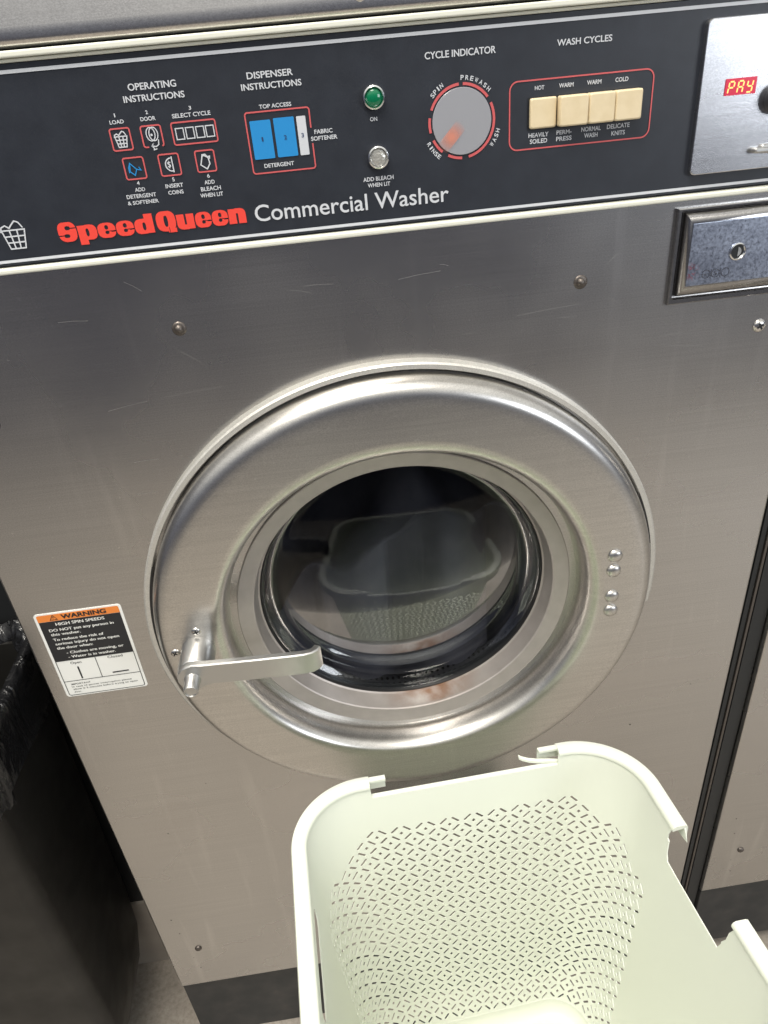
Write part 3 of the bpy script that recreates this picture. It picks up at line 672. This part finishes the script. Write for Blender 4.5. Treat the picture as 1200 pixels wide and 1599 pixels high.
for s, x0, x1, z, h in (('HIGH SPIN SPEEDS', .0295, .0706, .6063, .0030), ('DO NOT put any person in', .0222, .0768, .6003, .0028), ('this washer.', .0222, .0473, .5956, .0028), ('To reduce the risk of', .0224, .0653, .5898, .0028), ('serious injury do not open', .0227, .0774, .5850, .0028), ('the door when:', .0225, .0533, .5801, .0028), ('- Clothes are moving, or', .0289, .0784, .5740, .0028), ('- Water is in washer.', .029, .0701, .5690, .0028)):
    text(bm, s, x0, x1, z, h, Yl - .0004, .004, ((-.035, 0), (0, 0), (.035, 0)))
obj('white_print', bm, 'paper', label, smooth=False)

# ------------------------------------------------------------------ the next washer along
def copy_tree(o, parent=None):
    c = o.copy(); COL.objects.link(c)
    if parent: c.parent = parent; c.matrix_parent_inverse = o.matrix_parent_inverse.copy()
    for ch in list(o.children): copy_tree(ch, c)
    return c
w2 = copy_tree(washer)
w2.location = (.33 + .692, .35, FZ + .022)
w2['label'] = 'second stainless washer at the right edge, only its lower left strip of panel in view'
bm = bmesh.new(); box(bm, .6655, .6700, .006, .30, FZ, 1.0); box(bm, .6760, .6905, .006, .30, FZ, 1.0)
o = obj('gap_filler', bm, 'side', None, smooth=False); tag(o, 'narrow black upright filler strips in the gap between the two washers', 'filler strip')
bm = bmesh.new(); box(bm, .6712, .6735, .0045, .30, FZ, 1.0)
o = obj('edge_trim', bm, 'screw', None, smooth=False); tag(o, 'thin grey metal trim line running up the black gap between washers', 'trim')

# ------------------------------------------------------------------ washing inside the drum
bm = bmesh.new(); nxg, nyg = 90, 60; g = []
def hgt(x, y):
    b = .545 + .055 * math.sin((x - DX) * 9 + .6) + .05 * sm(.05, .3, y) + .03 * math.exp(-((x - .35) / .05) ** 2)
    b += .012 * math.sin(x * 42 + y * 25 + 1.3) + .010 * math.sin(x * 25 - y * 50) + .006 * math.sin(x * 95 + y * 40)
    return b
for j in range(nyg + 1):
    row = []
    for i in range(nxg + 1):
        x = DX - .20 + .40 * i / nxg; y = .082 + .33 * j / nyg
        z = hgt(x, y)
        lim = math.sqrt(max(.0, .245 ** 2 - (x - DX) ** 2))
        z = max(DZ - lim, z if j > 0 else DZ - lim)
        row.append(bm.verts.new((x, y + (.012 * math.sin(x * 60) if j < 2 else 0), z)))
    g.append(row)
for j in range(nyg):
    for i in range(nxg): bm.faces.new([g[j][i], g[j][i + 1], g[j + 1][i + 1], g[j + 1][i]])
o = obj('wet_laundry', bm, 'cloth', None, ang=180); tag(o, 'dark wet clothes heaped behind the round door glass', 'laundry')

# ------------------------------------------------------------------ laundry basket
O = Vector((.36158670936403686, -.085, .46180293143770823))
yaw, tilt, rol, HA, RC_ = .05137152580335915, -.07702733616744399, -.026432303573109637, .15469186710713015, .058623629416519
ex = Vector((math.cos(yaw), math.sin(yaw), 0)); ey = Vector((-math.sin(yaw), math.cos(yaw), 0)); ez = Vector((0, 0, 1))
ey, ez = ey * math.cos(tilt) + ez * math.sin(tilt), ez * math.cos(tilt) - ey * math.sin(tilt)
ex, ez = ex * math.cos(rol) + ez * math.sin(rol), ez * math.cos(rol) - ex * math.sin(rol)
LB = .285; RIMW = .0098
ha, hl, rc = HA - RIMW, LB / 2 - RIMW, RC_ - RIMW + .004
# unrolled outline of the wall: s = 0 at the middle of the back side, growing to the right
segs = [('l', (0, hl), (ha - rc, hl)), ('a', (ha - rc, hl - rc), PI / 2), ('l', (ha, hl - rc), (ha, -hl + rc)), ('a', (ha - rc, -hl + rc), 0), ('l', (ha - rc, -hl), (0, -hl))]
half = (ha - rc) + PI / 2 * rc + 2 * (hl - rc) + PI / 2 * rc + (ha - rc)
def base(s):
    sg = 1 if s >= 0 else -1; s = abs(s)
    for sgm in segs:
        if sgm[0] == 'l':
            a, b = Vector(sgm[1]), Vector(sgm[2]); L_ = (b - a).length
            if s <= L_ or sgm is segs[-1]:
                d = (b - a).normalized(); p_ = a + d * s; nrm = Vector((-d.y, d.x)); break
            s -= L_
        else:
            L_ = rc * PI / 2
            if s <= L_:
                t_ = sgm[2] - s / rc; p_ = Vector(sgm[1]) + rc * Vector((math.cos(t_), math.sin(t_))); nrm = Vector((math.cos(t_), math.sin(t_))); break
            s -= L_
    return Vector((p_.x * sg, p_.y)), Vector((nrm.x * sg, nrm.y))
TAP = .12; ZB = .1535
def world(x, y, z): return O + ex * x + ey * (y - LB / 2) + ez * z
def wpt(s, t_):
    p_, n_ = base(s); i = TAP * max(0, t_) + .004 * (max(0, t_ - .245) / .05) ** 2
    return world(p_.x * (1 - i / ha), p_.y * (1 - i / hl), -t_)
def tbot(s):
    lo, hi = .1, .45
    for _ in range(24):
        mid = (lo + hi) / 2
        if wpt(s, mid).z > ZB + .014: lo = mid
        else: hi = mid
    return lo
s_side0 = (ha - rc) + PI / 2 * rc                                      # s where the side wall starts (v = -rc from the back)
def s_of_v(v): return s_side0 + (-v - RIMW - rc)
# slot pattern
PX, PZ, S0 = .0233, .0185, .0057
shapes = []
def tpat(s):
    a = abs(s - .01); return .052 + .035 * sm(.085, .165, a)
for i in range(-10, 11):
    for j in range(0, 16):
        for ph in (0, 1):
            cs = S0 + (i + ph * .5) * PX; ct = .0580 + (j + ph * .5) * PZ
            if cs > .196 or cs < -.186 or ct > .293: continue
            if ct < tpat(cs) - .001: continue
            shapes.append(('d', cs, ct, 0))
            for sx_, sz_ in ((.25, .25), (-.25, .25), (.25, -.25), (-.25, -.25)):
                ang = math.atan2(-sx_ * sz_ * PZ, abs(sx_ * sz_) * PX)
                shapes.append(('s', round(cs + sx_ * PX, 5), round(ct + sz_ * PZ, 5), round(ang, 4)))
shapes = list(dict.fromkeys(shapes))
def outline(sh):
    k, cs, ct, an = sh
    if k == 'd':
        h_ = .0022; return [(cs + h_, ct), (cs, ct + h_ * .95), (cs - h_, ct), (cs, ct - h_ * .95)]
    l_, w_ = .0047, .00116
    c_, s_ = math.cos(an), math.sin(an)
    loc = [(-l_, 0), (-l_ + .0009, -w_), (l_ - .0009, -w_), (l_, 0), (l_ - .0009, w_), (-l_ + .0009, w_)]
    return [(cs + a * c_ - b * s_, ct + a * s_ + b * c_) for a, b in loc]
verts, edges = [], []
def loop(pts, closed=True):
    b = len(verts); verts.extend(Vector(q) for q in pts)
    for i in range(len(pts) - (0 if closed else 1)): edges.append((b + i, b + (i + 1) % len(pts)))
grid = {}
for sh in shapes:
    loop(outline(sh)); key = (int(sh[1] // .012), int(sh[2] // .012)); grid.setdefault(key, []).append(sh)
def in_poly(x, y, pts):
    r_ = False; j = len(pts) - 1
    for i in range(len(pts)):
        if (pts[i][1] > y) != (pts[j][1] > y) and x < (pts[j][0] - pts[i][0]) * (y - pts[i][1]) / (pts[j][1] - pts[i][1]) + pts[i][0]: r_ = not r_
        j = i
    return r_
sL0, sL1 = -s_of_v(-.178), -s_of_v(-.097)
hole = [(x, z) for x, z in rrect(sL0, sL1, .0190, .0345, .006, 5)]
loop(hole)
sR0, sR1 = s_of_v(-.1035), s_of_v(-.181)
notch = [(sR0 + .002, -.01), (sR0 - .001, .0050), (sR0 - .0035, .0130), (sR0 - .0030, .0165), (sR0 - .0005, .0175), (sR0 + .0005, .028), (sR0 + .004, .0345), (sR0 + .020, .0352), (sR1 - .001, .0352), (sR1 + .0008, .028), (sR1 + .0004, .0262), (sR1 + .0030, .020), (sR1 + .0032, .0120), (sR1 + .0055, .0055), (sR1 + .0050, .003), (sR1 + .008, .001), (sR1 + .008, -.01)]
loop(notch)
bn = [(-.0845, -.01), (-.0845, .0138), (.0860, .0138), (.0860, -.01)]
loop(bn)
# outer boundary with level bottom
NS = 140
top = [(-half + 2 * half * i / NS, 0.0) for i in range(NS + 1)]
bot = [(-half + 2 * half * i / NS, tbot(-half + 2 * half * i / NS)) for i in range(NS, -1, -1)]
loop(top + bot)
s = -half + .006
while s < half - .003:
    tb = tbot(s)
    for k in range(1, 26): verts.append(Vector((s, tb * k / 26)))
    s += .0075
res = delaunay_2d_cdt(verts, edges, [], 0, 1e-7)
ov, of = res[0], res[2]
bm = bmesh.new()
bv = [None] * len(ov)
for fc in of:
    cs = sum(ov[i][0] for i in fc) / 3; ct = sum(ov[i][1] for i in fc) / 3
    if ct < 0 or ct > tbot(cs) + 1e-5 or abs(cs) > half: continue
    if in_poly(cs, ct, hole) or in_poly(cs, ct, notch) or in_poly(cs, ct, bn): continue
    bad = False; kx, kz = int(cs // .012), int(ct // .012)
    for a in (-1, 0, 1):
        for b in (-1, 0, 1):
            for sh in grid.get((kx + a, kz + b), ()):
                if abs(sh[1] - cs) < .006 and abs(sh[2] - ct) < .006 and in_poly(cs, ct, outline(sh)): bad = True; break
    if bad: continue
    for i in fc:
        if bv[i] is None: bv[i] = bm.verts.new(wpt(max(-half, min(half, ov[i][0])), ov[i][1]))
    try: bm.faces.new([bv[i] for i in fc])
    except ValueError: pass
basket = thing('laundry_basket', 'pale mint plastic laundry basket with pierced diamond pattern and broken rim', 'laundry basket', (.355, -.22, ZB))
bc = world(0, 0, -.2)
bmesh.ops.remove_doubles(bm, verts=bm.verts, dist=2e-6)
me = bpy.data.meshes.new('wall_body'); bm.to_mesh(me); bm.free()
for p_ in me.polygons: p_.use_smooth = True
wallo = link('body', me, 'basket', basket)
# make the normals face outwards so the thickness goes inwards evenly
flip = sum(1 if p_.normal.dot(p_.center - bc) > 0 else -1 for p_ in me.polygons[:400])
if flip < 0: me.flip_normals()
sd_ = wallo.modifiers.new('thickness', 'SOLIDIFY'); sd_.thickness = .0009; sd_.offset = -1
me2 = bpy.data.meshes.new_from_object(wallo.evaluated_get(bpy.context.evaluated_depsgraph_get()))
wallo.modifiers.clear(); wallo.data = me2; me2.set_sharp_from_angle(angle=math.radians(40))
# base
bm = bmesh.new(); NSB = 120; rws = []
cen = world(0, 0, -.3)
for i_, dz in [(.0165 * (1 - math.cos(a * PI / 16)), -.0165 * math.sin(a * PI / 16)) for a in range(0, 9)] + [(.05, -.0166), (.095, -.0166)]:
    row = []
    for i in range(NSB):
        s = -half + 2 * half * i / NSB
        p0 = wpt(s, tbot(s)); d = Vector((cen.x - p0.x, cen.y - p0.y, 0))
        row.append(bm.verts.new(p0 + d.normalized() * i_ + Vector((0, 0, dz))))
    rws.append(row)
for A, B in zip(rws, rws[1:]):
    for i in range(NSB): bm.faces.new([A[i], A[(i + 1) % NSB], B[(i + 1) % NSB], B[i]])
bm.faces.new(rws[-1])
bo = obj('base', bm, 'basket', basket, ang=60)
sd_ = bo.modifiers.new('thickness', 'SOLIDIFY'); sd_.thickness = .002; sd_.offset = 0
# rim: swept lip, broken at the back and at the right handle
RP = [(-.0026, -.0014), (-.0016, .0004), (.0002, .0014), (.0072, .0014), (.0092, .0004), (.0101, -.0018), (.0101, -.0150), (.0086, -.0150), (.0084, -.0030), (.0060, -.0020), (-.0026, -.0035)]
def sweep(bm, s0, s1, prof, n_):
    rws = []
    for i in range(n_ + 1):
        s = s0 + (s1 - s0) * i / n_; ss = s
        if ss > half: ss -= 2 * half
        p_, nr = base(ss)
        rws.append([bm.verts.new(world(p_.x + nr.x * a, p_.y + nr.y * a, b)) for a, b in prof])
    k = len(prof)
    for A, B in zip(rws, rws[1:]):
        for i in range(k): bm.faces.new([A[i], A[(i + 1) % k], B[(i + 1) % k], B[i]])
    bm.faces.new(rws[0]); bm.faces.new(rws[-1][::-1])
bm = bmesh.new()
sweep(bm, .0860, s_of_v(-.1060), RP, 60)
sweep(bm, s_of_v(-.1845), 2 * half - .0845, RP, 200)
LIP = [(.0030, -.0020), (.0030, .0002), (.0080, .0002), (.0086, -.0020), (.0086, -.0130), (.0070, -.0130), (.0068, -.0030)]
sweep(bm, -.0845, -.0700, LIP, 6); sweep(bm, .0690, .0860, LIP, 6)
LOW = [(-.0020, -.0150), (-.0020, -.0134), (.0015, -.0130), (.0028, -.0150), (.0026, -.0200), (.0010, -.0200)]
sweep(bm, -.0845, .0860, LOW, 60)
obj('rim', bm, 'basket', basket, ang=40)
# torn strip left hanging by the right end of the break
bm = bmesh.new()
tp = [(.0885, -.0140, .0004), (.0780, -.0118, .0012), (.0680, -.0108, .0022), (.0600, -.0098, .0040), (.0540, -.0080, .0056), (.0515, -.0066, .0068)]
rws = []
for s, z, out in tp:
    p_, nr = base(s)
    rws.append([bm.verts.new(world(p_.x + nr.x * (out + a), p_.y + nr.y * (out + a), z + b)) for a, b in ((-.0012, -.0008), (-.0012, .0016), (.0014, .0024), (.0014, 0))])
for A, B in zip(rws, rws[1:]):
    for i in range(4): bm.faces.new([A[i], A[(i + 1) % 4], B[(i + 1) % 4], B[i]])
bm.faces.new(rws[0]); bm.faces.new(rws[-1][::-1])
obj('torn_strip', bm, 'basket', basket, ang=60)
bm = bmesh.new()                                                      # splinter under the broken right end
p_, nr = base(s_of_v(-.1060))
for q in ((.0068, -.004), ):
    a = [world(p_.x + .0070, p_.y, -.002), world(p_.x + .0086, p_.y, -.002), world(p_.x + .0080, p_.y - .0050, -.013), world(p_.x + .0070, p_.y + .004, -.013)]
    b = [x + ey * .003 for x in a]
    A = [bm.verts.new(x) for x in a]; B = [bm.verts.new(x) for x in b]
    bm.faces.new(A); bm.faces.new(B[::-1])
    for i in range(4): bm.faces.new([A[i], A[(i + 1) % 4], B[(i + 1) % 4], B[i]])
obj('splinter', bm, 'basket', basket, smooth=False)

# low step stool carrying the basket
stool = thing('step_stool', 'low dark grey plastic step stool under the mint basket', 'stool', (.36, -.225, FZ))
bm = bmesh.new(); box(bm, .265, .455, -.31, -.145, ZB - .020, ZB - .0036); obj('seat', bm, 'stool', stool, smooth=False, bevel=.004)
for x in (.275, .430):
    for y in (-.30, -.17):
        bm = bmesh.new(); box(bm, x, x + .016, y, y + .016, FZ, ZB - .0202); obj('leg', bm, 'stool', stool, smooth=False, bevel=.002)

# ------------------------------------------------------------------ bin with liner
binn = thing('trash_bin', 'black plastic trash bin with a shiny liner bag left of the washer', 'trash bin', (-.27, -.10, FZ))
def ringpts(x0, x1, y0, y1, r_, z, n_=10, wob=0, ph=0):
    out_ = []
    for cx, cy, a in ((x1 - r_, y1 - r_, 0), (x0 + r_, y1 - r_, PI / 2), (x0 + r_, y0 + r_, PI), (x1 - r_, y0 + r_, 1.5 * PI)):
        for i in range(n_ + 1):
            t_ = a + PI / 2 * i / n_; out_.append((cx + r_ * math.cos(t_), cy + r_ * math.sin(t_), z))
    return out_
bm = bmesh.new(); rws = []
for z, d in ((FZ, .100), (FZ + .003, .092), (FZ + .014, .074), (FZ + .035, .051), (FZ + .065, .031), (FZ + .11, .014), (FZ + .17, .003), (FZ + .23, 0), (.50, -.010), (.515, -.016), (.522, -.016), (.522, -.010), (.50, -.004), (FZ + .07, .030)):
    rws.append([bm.verts.new(q) for q in ringpts(-.42 + d, -.056 - d, -.072 + d * .6, .086 - d * .6, .016, z)])
for A, B in zip(rws, rws[1:]):
    k = len(A)
    for i in range(k): bm.faces.new([A[i], A[(i + 1) % k], B[(i + 1) % k], B[i]])
bm.faces.new(rws[0]); bm.faces.new(rws[-1][::-1])
for a, b in (((-.1065, .036, -.115), (-.0505, -.045, .33)),):
    pass
binbody = obj('bin_body', bm, 'bin', binn, ang=50)
bm = bmesh.new(); rws = []
for k in range(14):
    z = .470 + .072 * k / 13; row = []
    pts = ringpts(-.42, -.036, -.082, .104, .034, z, 14)
    for i, q in enumerate(pts):
        v = Vector(q); d = Vector((v.x + .23, (v.y - .011) * 3, 0)).normalized()
        off = .003 * math.sin(i * 1.1 + 1) + .002 * math.sin(i * 2.7 + k * .4) + (.003 if k >= 11 else 0) + .004 * k / 13
        zz = (.012 * math.sin(i * .55) + .006 * math.sin(i * 1.9)) * (1 - k / 13) + .004 * math.sin(i * .8) * k / 13
        row.append(bm.verts.new(v + d * off + Vector((0, 0, zz))))
    rws.append(row)
for dd, dz in ((.010, .003), (.018, -.02), (.024, -.10)):
    row = []
    for i, q in enumerate(rws[13]):
        v = q.co; d = Vector((v.x + .23, (v.y - .011) * 3, 0)).normalized(); row.append(bm.verts.new(v - d * (dd + .002 * math.sin(i * 1.3)) + Vector((0, 0, dz))))
    rws.append(row)
for A, B in zip(rws, rws[1:]):
    k = len(A)
    for i in range(k): bm.faces.new([A[i], A[(i + 1) % k], B[(i + 1) % k], B[i]])
bm.faces.new(rws[-1])
obj('liner_bag', bm, 'bag', binn, ang=180)
